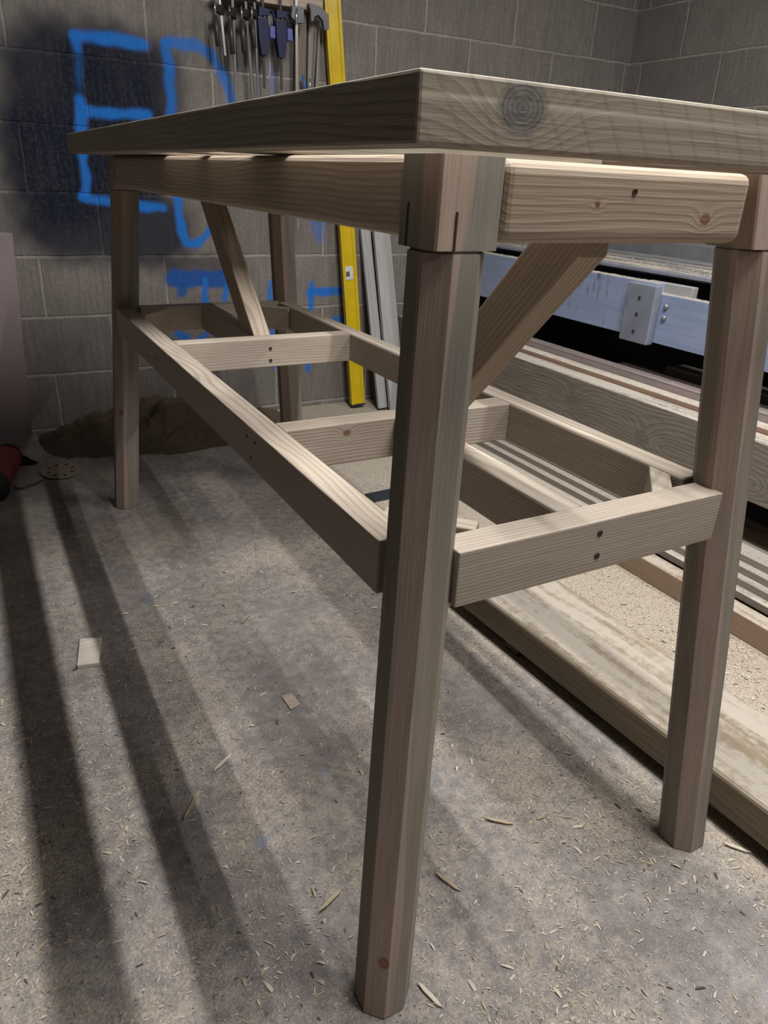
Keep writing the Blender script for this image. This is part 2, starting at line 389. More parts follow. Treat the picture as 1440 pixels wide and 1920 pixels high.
def make_leg(sx, sy, mat):
    y0 = LY0 if sy < 0 else LY1
    top = Vector((sx * LX, y0, ZT_)); base = Vector((sx * (LX + SX), y0 + sy * SY, 0))
    ax = (top - base).normalized(); t1 = Vector((0, 1, 0)); t1 = (t1 - t1.dot(ax) * ax).normalized(); t2 = ax.cross(t1)
    M = Matrix.Identity(4)
    for i, v in enumerate((ax, t1, t2)): M.col[i][:3] = v
    M.col[3][:3] = (base + top) / 2; Mi = M.inverted()
    o = .5 - .29
    octo = [(-o, -.5), (o, -.5), (.5, -o), (.5, o), (o, .5), (-o, .5), (-.5, o), (-.5, -o)]
    e = .47
    sq = [(-e, -.5), (e, -.5), (.5, -e), (.5, e), (e, .5), (-e, .5), (-.5, e), (-.5, -e)]
    def loop(pts, z, k=1.0):
        t = 1 - z / ZT_
        c = Vector((sx * (LX + SX * t), y0 + sy * SY * t, z))
        return [bm.verts.new(Mi @ (c + Vector((u * PS * k, v * PS * k, 0)))) for u, v in pts]
    bm = bmesh.new()
    rings = [loop(octo, 0, .975), loop(octo, .003), loop(octo, ZB - .0032), loop(octo, ZB - .003, .93), loop(octo, ZB - .0004, .93), loop(sq, ZB), loop(sq, ZT_)]
    for a, b in zip(rings[:-1], rings[1:]):
        for i in range(8): bm.faces.new((a[i], a[(i + 1) % 8], b[(i + 1) % 8], b[i]))
    bm.faces.new(rings[0][::-1]); bm.faces.new(rings[-1])
    bmesh.ops.recalc_face_normals(bm, faces=bm.faces)
    return link('leg', bm, mat, bench, M)
for i, (sx, sy) in enumerate(((-1, -1), (1, -1), (-1, 1), (1, 1))):
    kn = [(-.46, -.03, .02, .010)] if i == 0 else ([(-.2, -.03, .02, .008), (.04, -.02, -.03, .012), (.13, .03, .0, .009)] if i == 2 else [])
    make_leg(sx, sy, wood('leg_timber', LEG_E, LEG_L, 11 + 5 * i, .012, (.004, -.012 + .006 * i), kn, PINK, .9, wave=.016, contrast=.75, leg=True))
# saw overcuts left on the near block
near_leg = [o for o in bench.children if o.name.startswith('leg')][0]
Ml = world_of(near_leg)
for (u, v, zl) in ((-.5, .26, .042), (-.5 + .29, -.5, .036)):
    zc = ZB + zl / 2; t = 1 - zc / ZT_
    p = Vector((-(LX + SX * t) + u * PS, LY0 - SY * t + v * PS, zc))
    m_ = Ml.copy(); m_.col[3][:3] = p
    link('saw_kerf', box_bm(zl, .0022, .0022), ink, bench, m_)

# aprons between the leg blocks, soft rounded edges
AZ0, AZ1 = 1.031, 1.1105; ah = AZ1 - AZ0; az = (AZ0 + AZ1) / 2
APR = lambda s, kn=(): wood('apron_timber', PINE_E, PINE_L, s, .007, (.02, -.06), kn, None, wave=.03)
board('apron', (-.2455, -1.325, az), (-.2455, .296, az), .046, ah, APR(3), bench, .0125, 4)
board('apron', (.2455, -1.325, az), (.2455, .296, az), .046, ah, APR(4), bench, .0125, 4)
board('apron', (-.196, -1.376, az), (.180, -1.376, az), .047, ah, APR(5, [(.115, -.024, -.012, .008), (-.06, -.024, 0, .004)]), bench, .0125, 4)
board('apron', (-.196, .347, az), (.196, .347, az), .047, ah, APR(6), bench, .0125, 4)

# open top: four edge boards and two cross battens
TZ0, TZ1 = 1.112, 1.1630; tz = (TZ0 + TZ1) / 2; th = TZ1 - TZ0
TX, TY0, TY1 = .3605, -1.502, .4726; tw = .046
TOP = lambda s, kn=(), saw=False: wood('top_timber', TREAT_E, TREAT_L, s, .0085, (.01, -.09), kn, (.34, .33, .25), .4, saw=saw, wave=.03, kcol=((.10, .085, .085), (.22, .215, .19)))
board('top_board', (-TX, TY0 + tw / 2, tz), (TX, TY0 + tw / 2, tz), tw, th, TOP(21, [(-.262, -.023, .006, .023)], True), bench, .003, 2,
      cuts=[((-TX, TY0, 0), (-1, 1, 0)), ((TX, TY0, 0), (1, 1, 0))])
board('top_board', (-TX, TY1 - tw / 2, tz), (TX, TY1 - tw / 2, tz), tw, th, TOP(22), bench, .003, 2)
board('top_board', (-TX + tw / 2, TY0, tz), (-TX + tw / 2, TY1 - tw, tz), tw, th, TOP(23), bench, .003, 2, cuts=[((-TX + .0003, TY0, 0), (1, -1, 0))])
board('top_board', (TX - tw / 2, TY0, tz), (TX - tw / 2, TY1 - tw, tz), tw, th, TOP(24), bench, .003, 2, cuts=[((TX - .0003, TY0, 0), (-1, -1, 0))])
for yb_, wb in ((-.604, .042), (-.925, .145)):
    board('top_batten', (-TX + tw, yb_, tz), (TX - tw, yb_, tz), wb, th, TOP(25 + wb), bench, .003, 2)

for i in range(5):
    y_ = -.302 + .1455 * i
    board('top_plank', (-TX + tw, y_ + .0722, tz), (TX - tw, y_ + .0722, tz), .1444, th, TOP(27 + i), bench, .003, 2)

# lower frame
RZ0, RZ1 = .6194, .6943; rz = (RZ0 + RZ1) / 2; rh = RZ1 - RZ0; rt = .047
SH = lambda s, kn=(), **kw: wood('rail_timber', SHELF_E, SHELF_L, s, kw.pop('ring', .005), kw.pop('pith', (.05, -.10)), kn, None, wave=kw.pop('wave', .02), **kw)
XL_, XR_ = -.2995, .267
lrail = board('long_rail', (XL_ + rt / 2, -1.362, rz), (XL_ + rt / 2, .334, rz), rt, rh, SH(31, ring=.0045), bench, .0022)
board('long_rail', (XR_ - rt / 2, -1.362, rz), (XR_ - rt / 2, .334, rz), rt, rh, SH(32), bench, .004)
frail = board('end_rail', (-.228, -1.4294 + rt / 2, rz), (.231, -1.4294 + rt / 2, rz), rt, rh, SH(33, ring=.0036, pith=(.2, -.25), wave=.012), bench, .0016)
board('end_rail', (-.228, .318 + rt / 2, rz), (.231, .318 + rt / 2, rz), rt, rh, SH(34), bench, .002)
ncross = board('cross_rail', (XL_ + rt, -.917, rz), (XR_ - rt, -.917, rz), rt, rh, SH(35, [(-.12, -.024, .02, .007)]), bench, .002)
fcross = board('cross_rail', (XL_ + rt, -.2015, rz), (XR_ - rt, -.2015, rz), rt, rh, SH(36, ring=.0055), bench, .002)
JX = -.018
board('centre_joist', (JX, -1.382, rz), (JX, -.9405, rz), rt, rh, SH(37, [(.06, -.01, .034, .013)], ring=.006), bench, .004)
board('centre_joist', (JX, -.178, rz), (JX, .318, rz), rt, rh, SH(38), bench, .004)
for cx_, cy_, a in ((-.205, .262, -45), (.176, .262, 45), (.196, -1.345, 135), (-.205, -1.327, -135)):
    r = math.radians(a); d = Vector((math.cos(r), math.sin(r), 0)); d = Vector((-d.y, d.x, 0)) if False else d
    t = Vector((cx_, cy_, rz)); ex = Vector((math.cos(r), -math.sin(r), 0)) if False else None
    dirv = Vector((1, 1 if cx_ * cy_ * (1 if cy_ > -.5 else 1) < 0 else -1, 0)).normalized()
    if cy_ < 0: dirv = Vector((1, 1 if cx_ > 0 else -1, 0)).normalized()
    board('corner_block', t - dirv * .062, t + dirv * .062, .03, rh * .94, SH(40 + cx_, pith=(.03, -.05)), bench, .002,
          cuts=[((XL_ + rt + .0005, 0, 0), (-1, 0, 0)), ((XR_ - rt - .0005, 0, 0), (1, 0, 0)), ((0, .3175, 0), (0, 1, 0)), ((0, -1.3817, 0), (0, -1, 0))])
# diagonal braces from the cross rails up to the end aprons, on the centre line
BR = lambda s: wood('brace_timber', PINE_E, PINE_L, s, .0065, (.04, -.07), [(.18, .024, .0, .007)], None, wave=.03)
for y0, z0, y1, z1, yc, s, w in ((-.172, .655, .36, 1.14, -.2245, 51, 1), (-.955, .655, -1.420, 1.135, -.895, 52, -1)):
    d = Vector((0, y1 - y0, z1 - z0)).normalized()
    ycut = .3225 if w > 0 else -1.3515
    board('brace', (JX, y0, z0), (JX, y1, z1), .046, .073, BR(s), bench, .003, 2, (0, 0, 1),
          cuts=[((0, 0, RZ1 + .0005), (0, 0, -1)), ((0, ycut, 0), (0, w, 0)), ((0, yc, 0), (0, -w, 0)), ((0, 0, 1.108), (0, 0, 1))])

def screw(parent, p, n, r=.0042):
    n = Vector(n).normalized(); q = n.to_track_quat('Z', 'Y').to_matrix().to_4x4(); q.translation = Vector(p)
    bm = bmesh.new()
    prof = [(r * 1.15, .0002), (r * 1.05, .0009), (r * .75, .0006), (r * .5, .0003), (0, .0003)]
    rings = []
    for rr, h in prof[:-1]:
        rings.append([bm.verts.new((rr * math.cos(a), rr * math.sin(a) * (1 + .15 * math.sin(3 * a)), h)) for a in [2 * math.pi * i / 14 for i in range(14)]])
    for a, b in zip(rings[:-1], rings[1:]):
        for i in range(14): bm.faces.new((a[i], a[(i + 1) % 14], b[(i + 1) % 14], b[i]))
    bm.faces.new(rings[-1])
    return link('screw', bm, ink, parent, q)
screw(frail, (-.005, -1.4294, .676), (0, -1, 0)); screw(frail, (-.003, -1.4294, .642), (0, -1, 0))
screw(fcross, (-.012, -.225, .668), (0, -1, 0)); screw(fcross, (-.012, -.225, .637), (0, -1, 0))
ap_near = [o for o in bench.children if o.name.startswith('apron')][2]
screw(ap_near, (-.016, -1.3995, 1.085), (0, -1, 0), .0034)
for y, z in ((-.924, .674), (-.880, .672), (-.899, .639), (-.2, .66), (-.1, .64)): screw(lrail, (XL_, y, z), (-1, 0, 0), .0026)
for z in (.672, .640): screw(ncross, (-.012, -.9405, z), (0, -1, 0), .003)

# ------------------------------------------------------------------ timber and machine on the right
def lum(name, early, late, seed, **kw): return wood(name, early, late, seed, **kw)
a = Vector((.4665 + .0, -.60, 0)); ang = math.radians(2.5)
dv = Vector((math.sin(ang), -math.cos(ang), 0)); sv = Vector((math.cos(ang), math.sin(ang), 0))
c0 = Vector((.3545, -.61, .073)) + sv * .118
o = board('thick_beam', c0, c0 + dv * 1.75, .236, .086, wood('shade_darkened_beam', (.24, .195, .14), (.16, .12, .08), 61, ring=.011, pith=(.05, -.12), streak=(.30, .24, .16), dust=.62, wave=.03), None, .012, 3)  # base colour darkened to give sides their shade; pale dust restores the lit top
tag(o, 'thick pale beam with shade-toned sides and a dusty top toned as lit lying on the floor beside the right bench legs', 'timber beam')
dark = wood('dark_offcut', (.10, .08, .06), (.06, .045, .03), 62)
for i, t_ in enumerate((.25, 1.15)):
    p = c0 + dv * t_
    o = board('bearer', p - sv * .10 + Vector((0, 0, -.0585)), p + sv * .10 + Vector((0, 0, -.0585)), .05, .029, dark, None, .002)
    tag(o, ['short dark bearer under the far end of the thick pale beam', 'short dark bearer under the near end of the thick pale beam'][i], 'timber offcut')
o = board('timber_batten', (1.0155, -2.1, .034), (1.0155, .85, .034), .057, .068, wood('brown_batten', (.33, .23, .165), (.22, .145, .095), 63, dust=.75, wave=.012), None, .003)
tag(o, 'reddish brown batten lying on the dusty floor beyond the thick pale beam', 'timber batten')
lath_lab = ['lowest of the four stepped grey laths behind the reddish brown batten', 'second lowest of the four stepped grey laths behind the reddish brown batten',
            'third lowest of the four stepped grey laths behind the reddish brown batten', 'topmost of the four stepped grey laths, dark gap above it']
for i in range(4):
    x0 = 1.088 + .030 * i; z0 = .047 + .0215 * i
    x1 = 1.42
    o = board('lath', ((x0 + x1) / 2, -2.1, z0 + .0105), ((x0 + x1) / 2, .95 + .01 * i, z0 + .0105), x1 - x0, .0210, wood('grey_lath', (.30, .265, .215), (.20, .17, .135), 70 + i, dust=.9), None, .0015)
    tag(o, lath_lab[i], 'lath', 'stacked laths beyond the batten')
for i, y in enumerate((-1.3, -.2, .7)):
    o = board('bearer', (1.10, y, .0233), (1.40, y, .0233), .06, .0466, dark, None, .002)
    tag(o, ['dark bearer under the laths nearest the camera', 'dark bearer under the laths at mid length', 'dark bearer under the laths nearest the block wall'][i], 'timber offcut')
def greymat(s): return wood('rough_grey_timber', (.27, .235, .19), (.135, .115, .092), s, ring=.012, pith=(.05, -.03), knots=[(.35, .04, .01, .03), (-.5, .04, -.02, .025), (.0, .04, -.03, .03)], dust=.8, wave=.06, bump=1.0, fine=.55, kcol=((.10, .085, .065), (.2, .17, .135)))
o = board('rough_beam', (1.24, -2.1, .369), (1.24, 1.22, .369), .08, .176, greymat(64), None, .003)
tag(o, 'rough sawn grey beam on edge with sawdust along its top', 'timber beam')
o = board('brown_board', (1.312, -2.1, .3768), (1.312, 1.22, .3768), .056, .1905, wood('brown_board', (.33, .22, .155), (.22, .14, .095), 65, dust=.85), None, .002)
tag(o, 'brown board on edge behind the rough grey beam', 'board')
steel = plain('dull_steel', (.36, .35, .36), .45, .7, .2)
bm = box_bm(.006, 3.3, .2125, .001); bm2 = box_bm(.05, 3.3, .006, .001, off=(.022, 0, .1062))
me_ = bpy.data.meshes.new('t'); bm2.to_mesh(me_); bm.from_mesh(me_); bm2.free()
o = link('steel_angle', bm, plain('mauve_steel', (.33, .27, .26), .55, .3), None, Matrix.Translation((1.345, -.44, .388)))
tag(o, 'thin mauve steel angle behind the brown board, dark gap above', 'steel angle')
for i, y in enumerate((-1.75, .35, 1.1)):
    bm = box_bm(.19, .06, .1478, .002, off=(1.295, y, .2068))
    o = link('bearer', bm, dark, None, None)
    tag(o, ['dark bearer under the rough grey beam nearest the camera', 'dark bearer under the rough grey beam at mid length', 'dark bearer under the rough grey beam nearest the block wall'][i], 'timber offcut')

# machine table: aluminium side rail, slotted top, dark body
mach = thing('machine_table', (1.9, -.3, 0), 'long machine table with a pale blue metal side rail and sawdust over its grey top', 'machine table')
def rail_mat():
    k = NT('blue_aluminium'); P = k.coord()
    n = k.noise(k.vmath('MULTIPLY', P, (60, 3, 60)), 1, 3); n2 = k.noise(P, 9, 4)
    c = k.mix(n2, (.27, .335, .50), (.36, .42, .58)); c = k.mix(k.ramp(n, [(.4, .25), (.65, 0)]), c, (.20, .25, .40))
    x, y, z = k.sep(P)
    # dark runs below the top edge
    yy = k.noise(k.comb(0.0, k.math('MULTIPLY', y, 42), k.math('MULTIPLY', z, 5)), 1, 2)
    msk = k.math('MULTIPLY', k.ramp(k.math('ABSOLUTE', k.math('ADD', y, .42)), [(.06, 1.0), (.12, 0.0)]), k.ramp(k.noise(k.vmath('MULTIPLY', P, (1, 20, 9)), 1, 2), [(.4, 0.0), (.55, 1.0)]))
    c = k.mix(k.math('MULTIPLY', k.ramp(yy, [(.60, 0.0), (.64, .85)]), msk), c, (.07, .07, .075))
    nz = k.sep(k.node('ShaderNodeNewGeometry').outputs['Normal'])[2]
    c = k.mix(k.math('MULTIPLY', k.ramp(nz, [(.6, 0.0), (.9, 1.0)]), k.ramp(k.noise(P, 40, 4), [(.3, .2), (.5, 1.0)])), c, DUST)
    return k.done(c, k.math('MULTIPLY_ADD', n, .25, .35), k.bump(n, .15, .001), .35)
rm = rail_mat()
def mbox(name, x0, x1, y0, y1, z0, z1, mat, bev=.002, parent=mach):
    return link(name, box_bm(x1 - x0, y1 - y0, z1 - z0, bev), mat, parent, Matrix.Translation(((x0 + x1) / 2, (y0 + y1) / 2, (z0 + z1) / 2)))
mbox('side_rail', 1.40, 1.445, -.205, 1.27, .607, .797, rm)
mbox('side_rail', 1.404, 1.445, -2.1, -.207, .600, .765, rm)
br = mbox('joint_bracket', 1.368, 1.40, -.235, -.105, .592, .792, plain('worn_bracket', (.25, .27, .33), .45, .3), .004)
mbox('end_block', 1.4455, 1.475, -.32, -.12, .70, .797, plain('grey_block', (.33, .32, .32), .6, .1), .003)
for y, z in ((-.262, .728), (-.262, .690)):
    b_ = link('bolt', cyl_bm(.010, .010, 16, .007, .001), steel, mach, Matrix.Translation((1.400, y, z)) @ Matrix.Rotation(-math.pi / 2, 4, 'Y'), True)
for y, z in ((-.17, .745), (-.17, .69), (-.17, .63)):
    link('bolt', cyl_bm(.0055, .004, 12), ink, br, Matrix.Translation((1.367, y, z)) @ Matrix.Rotation(-math.pi / 2, 4, 'Y'))
def slot_mat():
    k = NT('slotted_grey_top'); P = k.coord(); x, y, z = k.sep(P)
    n = k.noise(k.vmath('MULTIPLY', P, (40, 2, 40)), 1, 3)
    c = k.mix(n, (.16, .165, .175), (.27, .27, .28))
    d = k.noise(k.vmath('MULTIPLY', P, (14, 3.2, 5)), 1, 5, .65)
    nz = k.sep(k.node('ShaderNodeNewGeometry').outputs['Normal'])[2]
    near = k.ramp(x, [(-.42, 1.0), (.1, .35)])
    f = k.math('MULTIPLY', k.math('MULTIPLY', k.ramp(nz, [(.6, 0), (.9, 1)]), k.ramp(d, [(.42, 0), (.55, 1)])), near)
    c = k.mix(f, c, DUST)
    return k.done(c, .5, k.bump(k.math('ADD', n, k.math('MULTIPLY', f, 2)), .4, .002), .3)
tm = slot_mat()
top = mbox('table_top', 1.565, 2.05, -2.1, 1.2, .800, .824, tm, .004)
mbox('table_extension', 2.053, 2.55, -2.1, 1.2, .800, .885, plain('dark_grey_top', (.20, .205, .22), .5, .2), .004)
mbox('edge_strip', 1.545, 1.565, -2.1, 1.2, .808, .821, plain('bright_edge', (.50, .53, .60), .35, .6), .002)
for x in (1.66, 1.78, 1.90):
    mbox('slot_rib', x, x + .010, -2.1, 1.2, .824, .827, steel, .001)
body = plain('black_body', (.022, .021, .022), .7)
mbox('under_beam', 1.60, 1.66, -2.1, 1.2, .60, .7995, body, .003)
mbox('cabinet', 1.95, 2.50, -2.0, 1.1, 0, .7995, body, .004)
mbox('rail_support', 1.4455, 1.60, -.02, .04, .62, .66, body, .002); mbox('rail_support', 1.4455, 1.60, .95, 1.01, .62, .66, body, .002); mbox('rail_support', 1.4455, 1.60, -1.6, -1.54, .62, .66, body, .002)
mbox('foot_post', 1.60, 1.66, -1.9, -1.84, 0, .60, body, .002); mbox('foot_post', 1.60, 1.66, .98, 1.04, 0, .60, body, .002)
for i, (x, z, y0, y1) in enumerate(((1.50, .47, -.9, -.02), (1.56, .50, -1.0, -.22))):
    o = board('dark_board', (x, y0, z - .01), (x, y1, z - .01), .10, .03, wood('shelf_offcut', (.10, .08, .065), (.06, .05, .04), 80 + i), None, .002)
    tag(o, ['dark offcut board lying in the gap under the blue rail, nearer one', 'dark offcut board lying in the gap under the blue rail, farther one'][i], 'board')
bm = box_bm(.24, 3.0, .018, .001, off=(1.50, -.5, .436)); o = link('lower_shelf', bm, body, mach)
mbox('shelf_leg', 1.55, 1.59, -1.7, -1.66, .13, .427, body, .001); mbox('shelf_leg', 1.55, 1.59, .7, .74, .13, .427, body, .001)

# ------------------------------------------------------------------ leaning at the back wall
# spirit level, 1.8 m box section
lv_b, lv_t = Vector((.985, 1.215, 0.012)), Vector((.848, 1.302, 1.80))
m, L = frame(lv_b, lv_t, (-.05, -1, 0))     # local X along, local Z towards the camera
level = thing('spirit_level', (.985, 1.215, 0), 'long yellow spirit level leaning against the block wall beside the clamps', 'spirit level')
yel = plain('yellow_enamel', (.60, .42, .012), .28, 0, .18)
bm = bmesh.new()
h, w = .036, .0135                            # half depth (Z), half width
prof = [(-h, -w), (-h, w), (-h + .012, w), (-h + .016, w - .004), (h - .016, w - .004), (h - .012, w), (h, w), (h, -w), (h - .012, -w), (h - .016, -w + .004), (-h + .016, -w + .004), (-h + .012, -w)]
r0 = [bm.verts.new((-L / 2 + .01, a_, b_)) for a_, b_ in prof]; r1 = [bm.verts.new((L / 2 - .01, a_, b_)) for a_, b_ in prof]
for i in range(len(prof)): bm.faces.new((r0[i], r0[(i + 1) % 12], r1[(i + 1) % 12], r1[i]))
bm.faces.new(r0[::-1]); bm.faces.new(r1); bmesh.ops.recalc_face_normals(bm, faces=bm.faces)
link('body', bm, yel, level, m)
for sgn in (-1, 1):
    link('end_cap', box_bm(.011, 2 * h + .003, 2 * w + .003, .002, off=(sgn * (L / 2 - .0055), 0, 0)), plain('black_rubber', (.03, .03, .03), .6), level, m)
vial = link('vial_window', box_bm(.062, .052, .0265, .003, off=(-L / 2 + .655, .009, 0)), plain('white_plastic', (.62, .62, .60), .4), level, m)
link('vial', box_bm(.024, .020, .004, .002, off=(-L / 2 + .652, .012, .0125)), plain('green_vial', (.10, .13, .085), .2), vial, m)

gw = lambda s: wood('weathered_grey_board', (.36, .35, .33), (.24, .22, .195), s, streak=(.45, .46, .46), streak_amt=.6, wave=.02)
for (b_, t_, w_, th_, lab, s) in (((1.15, 1.09, .012), (1.128, 1.302, .862), .088, .024, 'pale grey weathered board leaning on the wall right of the yellow level', 91),
                         ((1.085, 1.13, .012), (1.045, 1.312, .862), .05, .020, 'narrow grey board squeezed between the yellow level and the paler board', 92)):
    o = board('grey_board', b_, t_, w_, th_, gw(s), None, .002, 2, (0, -1, .2)); tag(o, lab, 'board')
# pinkish sheet leaning at the far left
bl, tl = Vector((-.80, 1.20, .012)), Vector((-.745, 1.308, .846))
m, L = frame(bl, tl, (0, -1, .13))
sheet = link('panel_sheet', box_bm(L, .50, .018, .004), plain('pinkish_panel', (.23, .18, .18), .6, 0, .12), None, m)
tag(sheet, 'dusty pinkish grey panel sheet leaning against the wall at far left', 'panel')

# clamps hanging from a timber rail on the wall
rk = board('hanging_rail', (.375, 1.297, 1.775), (.798, 1.297, 1.775), .064, .15, wood('pale_rail', (.47, .38, .30), (.34, .25, .18), 95, wave=.01), None, .002)
tag(rk, 'pale timber rail on the wall with clamps hanging from it', 'timber rail')
iron = plain('dark_iron', (.06, .058, .056), .5, .5); ironl = plain('grey_iron', (.16, .16, .165), .45, .6)
bright = plain('bright_steel', (.50, .49, .48), .3, .85, .15); handle_m = plain('handle_grip', (.07, .06, .058), .4, .3)
qb = plain('navy_plastic', (.012, .016, .06), .45); qp = plain('lilac_pad', (.11, .13, .36), .45)
def bar_clamp(x, ztop, zbot, tilt, label, s=1.0, barm=ironl):
    y = 1.247
    t = thing('bar_clamp', (x, y, ztop), label, 'clamp', 'clamps hanging on the wall rail')
    L_ = ztop - zbot; dx = tilt * L_
    m_, Lb = frame((x, y, ztop), (x + dx, y, zbot), (0, -1, 0))
    link('bar', box_bm(Lb, .011 * s, .006, .001), barm, t, m_)
    pr = [(-.006, -.018), (.02, -.018), (.022, .016), (.012, .030), (-.060, .022), (-.062, .004), (-.02, -.002)]
    zj = ztop - .095
    JR = Matrix.Rotation(math.radians(52), 4, 'Z') @ Matrix.Rotation(math.pi / 2, 4, 'X')
    link('fixed_jaw', poly_prism([(a_ * s * .62, b_ * s * .8) for a_, b_ in pr], .018 * s), iron, t, Matrix.Translation((x + tilt * .095, y, zj)) @ JR)
    sj = zj - .055 * s
    link('sliding_jaw', poly_prism([(a_ * s * .62, -b_ * s * .8) for a_, b_ in pr], .022 * s), iron, t, Matrix.Translation((x + tilt * .15, y - .001, sj)) @ JR)
    hx = x - .021 * s
    hd = rod('handle', (hx, y - .026, sj - .03), (hx + .006, y - .026, sj - .145 * s), .0105 * s, handle_m, t, 12, None, .002)
    rod('spindle', (hx - .001, y - .026, sj + .015), (hx, y - .026, sj - .03), .004 * s, bright, hd, 8)
    return t
bar_clamp(.345, 1.80, 1.50, .075, 'bar clamp with the shortest pale bar, leftmost on the wall rail', .9, bright)
bar_clamp(.405, 1.80, 1.28, .0, 'dark iron bar clamp hanging second from left on the wall rail', 1.0)
bar_clamp(.452, 1.80, 1.33, .055, 'dark iron bar clamp with tilted bar, third from left on the wall rail', .95)
bar_clamp(.492, 1.80, 1.33, .02, 'dark iron bar clamp hanging just left of the navy clamps', .85)
def quick_clamp(x, label):
    y = 1.243
    t = thing('quick_clamp', (x, y, 1.78), label, 'clamp', 'navy quick clamps on the wall rail')
    link('bar', box_bm(.010, .006, .40, .001), iron, t, Matrix.Translation((x, y, 1.60)))
    bd = link('body', poly_prism([(-.026, .05), (.018, .055), (.022, -.01), (.013, -.072), (-.013, -.075), (-.022, -.02)], .03), qb, t, Matrix.Translation((x, y, 1.590)) @ Matrix.Rotation(math.pi / 2, 4, 'X'))
    lp = []
    for i in range(13):
        a_ = math.pi * i / 12; lp.append((x + .030 + .014 * math.cos(a_), y - .004, 1.655 + .018 * math.sin(a_)))
    tube_mesh('trigger', [(x + .044, y - .004, 1.60)] + lp + [(x + .016, y - .004, 1.60)], .005, qb, t)
    link('pad', box_bm(.024, .024, .044, .005), qp, t, Matrix.Translation((x + .032, y - .012, 1.597)))
    link('jaw', poly_prism([(-.020, .014), (.022, .010), (.024, -.010), (-.020, -.016)], .022), qb, t, Matrix.Translation((x, y - .001, 1.665)) @ Matrix.Rotation(math.pi / 2, 4, 'X'))
    return t
quick_clamp(.527, 'navy quick clamp with lilac pad, left one of the two')
quick_clamp(.602, 'navy quick clamp with lilac pad, right one of the two')
# long sash clamp with bright bar
sc = thing('sash_clamp', (.665, 1.24, 1.80), 'long sash clamp with a bright steel bar and grey head, right of the navy clamps', 'clamp', 'clamps hanging on the wall rail')
link('bar', box_bm(.012, .006, .95, .001), bright, sc, Matrix.Translation((.668, 1.238, 1.335)))
link('head', poly_prism([(-.025, .028), (.024, .026), (.024, -.026), (-.006, -.030), (-.03, -.012)], .034), ironl, sc, Matrix.Translation((.672, 1.244, 1.672)) @ Matrix.Rotation(math.pi / 2, 4, 'X'))
rod('screw_handle', (.664, 1.226, 1.69), (.660, 1.222, 1.635), .005, bright, sc, 10)
gc = thing('g_clamp', (.78, 1.25, 1.69), 'grey iron clamp head hanging beside the yellow level', 'clamp', 'clamps hanging on the wall rail')
link('frame', poly_prism([(-.055, .040), (0, .034), (.034, .012), (.036, -.040), (.016, -.044), (.008, -.010), (-.012, .006), (-.030, -.002), (-.034, -.020), (-.044, -.018), (-.046, .016)], .022), ironl, gc, Matrix.Translation((.775, 1.244, 1.676)) @ Matrix.Rotation(math.pi / 2, 4, 'X'))
rod('spindle', (.768, 1.244, 1.665), (.752, 1.246, 1.42), .0035, iron, gc, 8)
# boards and handsaw shapes behind the clamps
o = board('timber_offcut', (.705, 1.312, 1.19), (.720, 1.312, 1.745), .05, .020, wood('dull_offcut', (.20, .165, .125), (.13, .10, .075), 96), None, .002, 2, (0, -1, 0)); tag(o, 'dull brown offcut standing behind the bright sash clamp', 'timber offcut')
o = board('timber_offcut', (.765, 1.312, 1.19), (.778, 1.312, 1.70), .054, .018, wood('grey_offcut', (.27, .245, .215), (.18, .16, .14), 97), None, .002, 2, (0, -1, 0)); tag(o, 'grey offcut standing beside the yellow level behind the grey clamp', 'timber offcut')
# shelf carrying these pieces, just hidden by the bench top
o = board('wall_shelf', (.56, 1.277, 1.180), (.90, 1.277, 1.180), .104, .018, wood('shelf_board', (.40, .32, .24), (.28, .2, .14), 98), None, .002); tag(o, 'narrow wall shelf holding the black pot, just behind the bench top', 'shelf')
pot = thing('pot', (.735, 1.262, 1.1892), 'black pot holding pens on the narrow wall shelf', 'pot')
bm = cyl_bm(.036, .215, 24, .038, .003); bm.faces.ensure_lookup_table()
link('body', bm, plain('black_pot', (.025, .028, .03), .45), pot, Matrix.Translation((.735, 1.262, 1.2975)), True)
rod('pen', (.722, 1.262, 1.39), (.705, 1.262, 1.465), .006, plain('blue_pen', (.05, .13, .42), .4), pot, 8)
rod('pen', (.742, 1.262, 1.39), (.735, 1.258, 1.455), .004, bright, pot, 8)

# ------------------------------------------------------------------ things on the floor
def floor_chip(name, pts, t, mat, label, cat, tilt=0):
    c = Vector((sum(p[0] for p in pts) / len(pts), sum(p[1] for p in pts) / len(pts)))
    bm = poly_prism([(p[0] - c.x, p[1] - c.y) for p in pts], t)
    bmesh.ops.bevel(bm, geom=bm.edges[:], offset=.0012, segments=1, affect='EDGES')
    o = link(name, bm, mat, None, Matrix.Translation((c.x, c.y, t / 2 + .0003)))
    tag(o, label, cat)
    return o
floor_chip('wood_offcut', [(-0.603, -0.476), (-0.555, -0.485), (-0.532, -0.380), (-0.581, -0.365)], .012, wood('pale_offcut', (.66, .60, .52), (.5, .42, .34), 101, wave=.01), 'pale rectangular wood offcut on the floor at left, in a lit strip', 'wood offcut')
floor_chip('wood_offcut', [(-0.205, -0.828), (-0.178, -0.819), (-0.181, -0.775), (-0.207, -0.775)], .004, wood('thin_offcut', (.50, .40, .33), (.4, .3, .24), 102, wave=.01), 'thin brownish wood offcut on the floor near the middle', 'wood offcut')
floor_chip('rubber_strip', [(.50, .108), (.70, .122), (.70, .20), (.50, .188)], .004, plain('black_rubber_strip', (.02, .024, .03), .5), 'black rubber strip lying on the floor under the bench', 'strip')
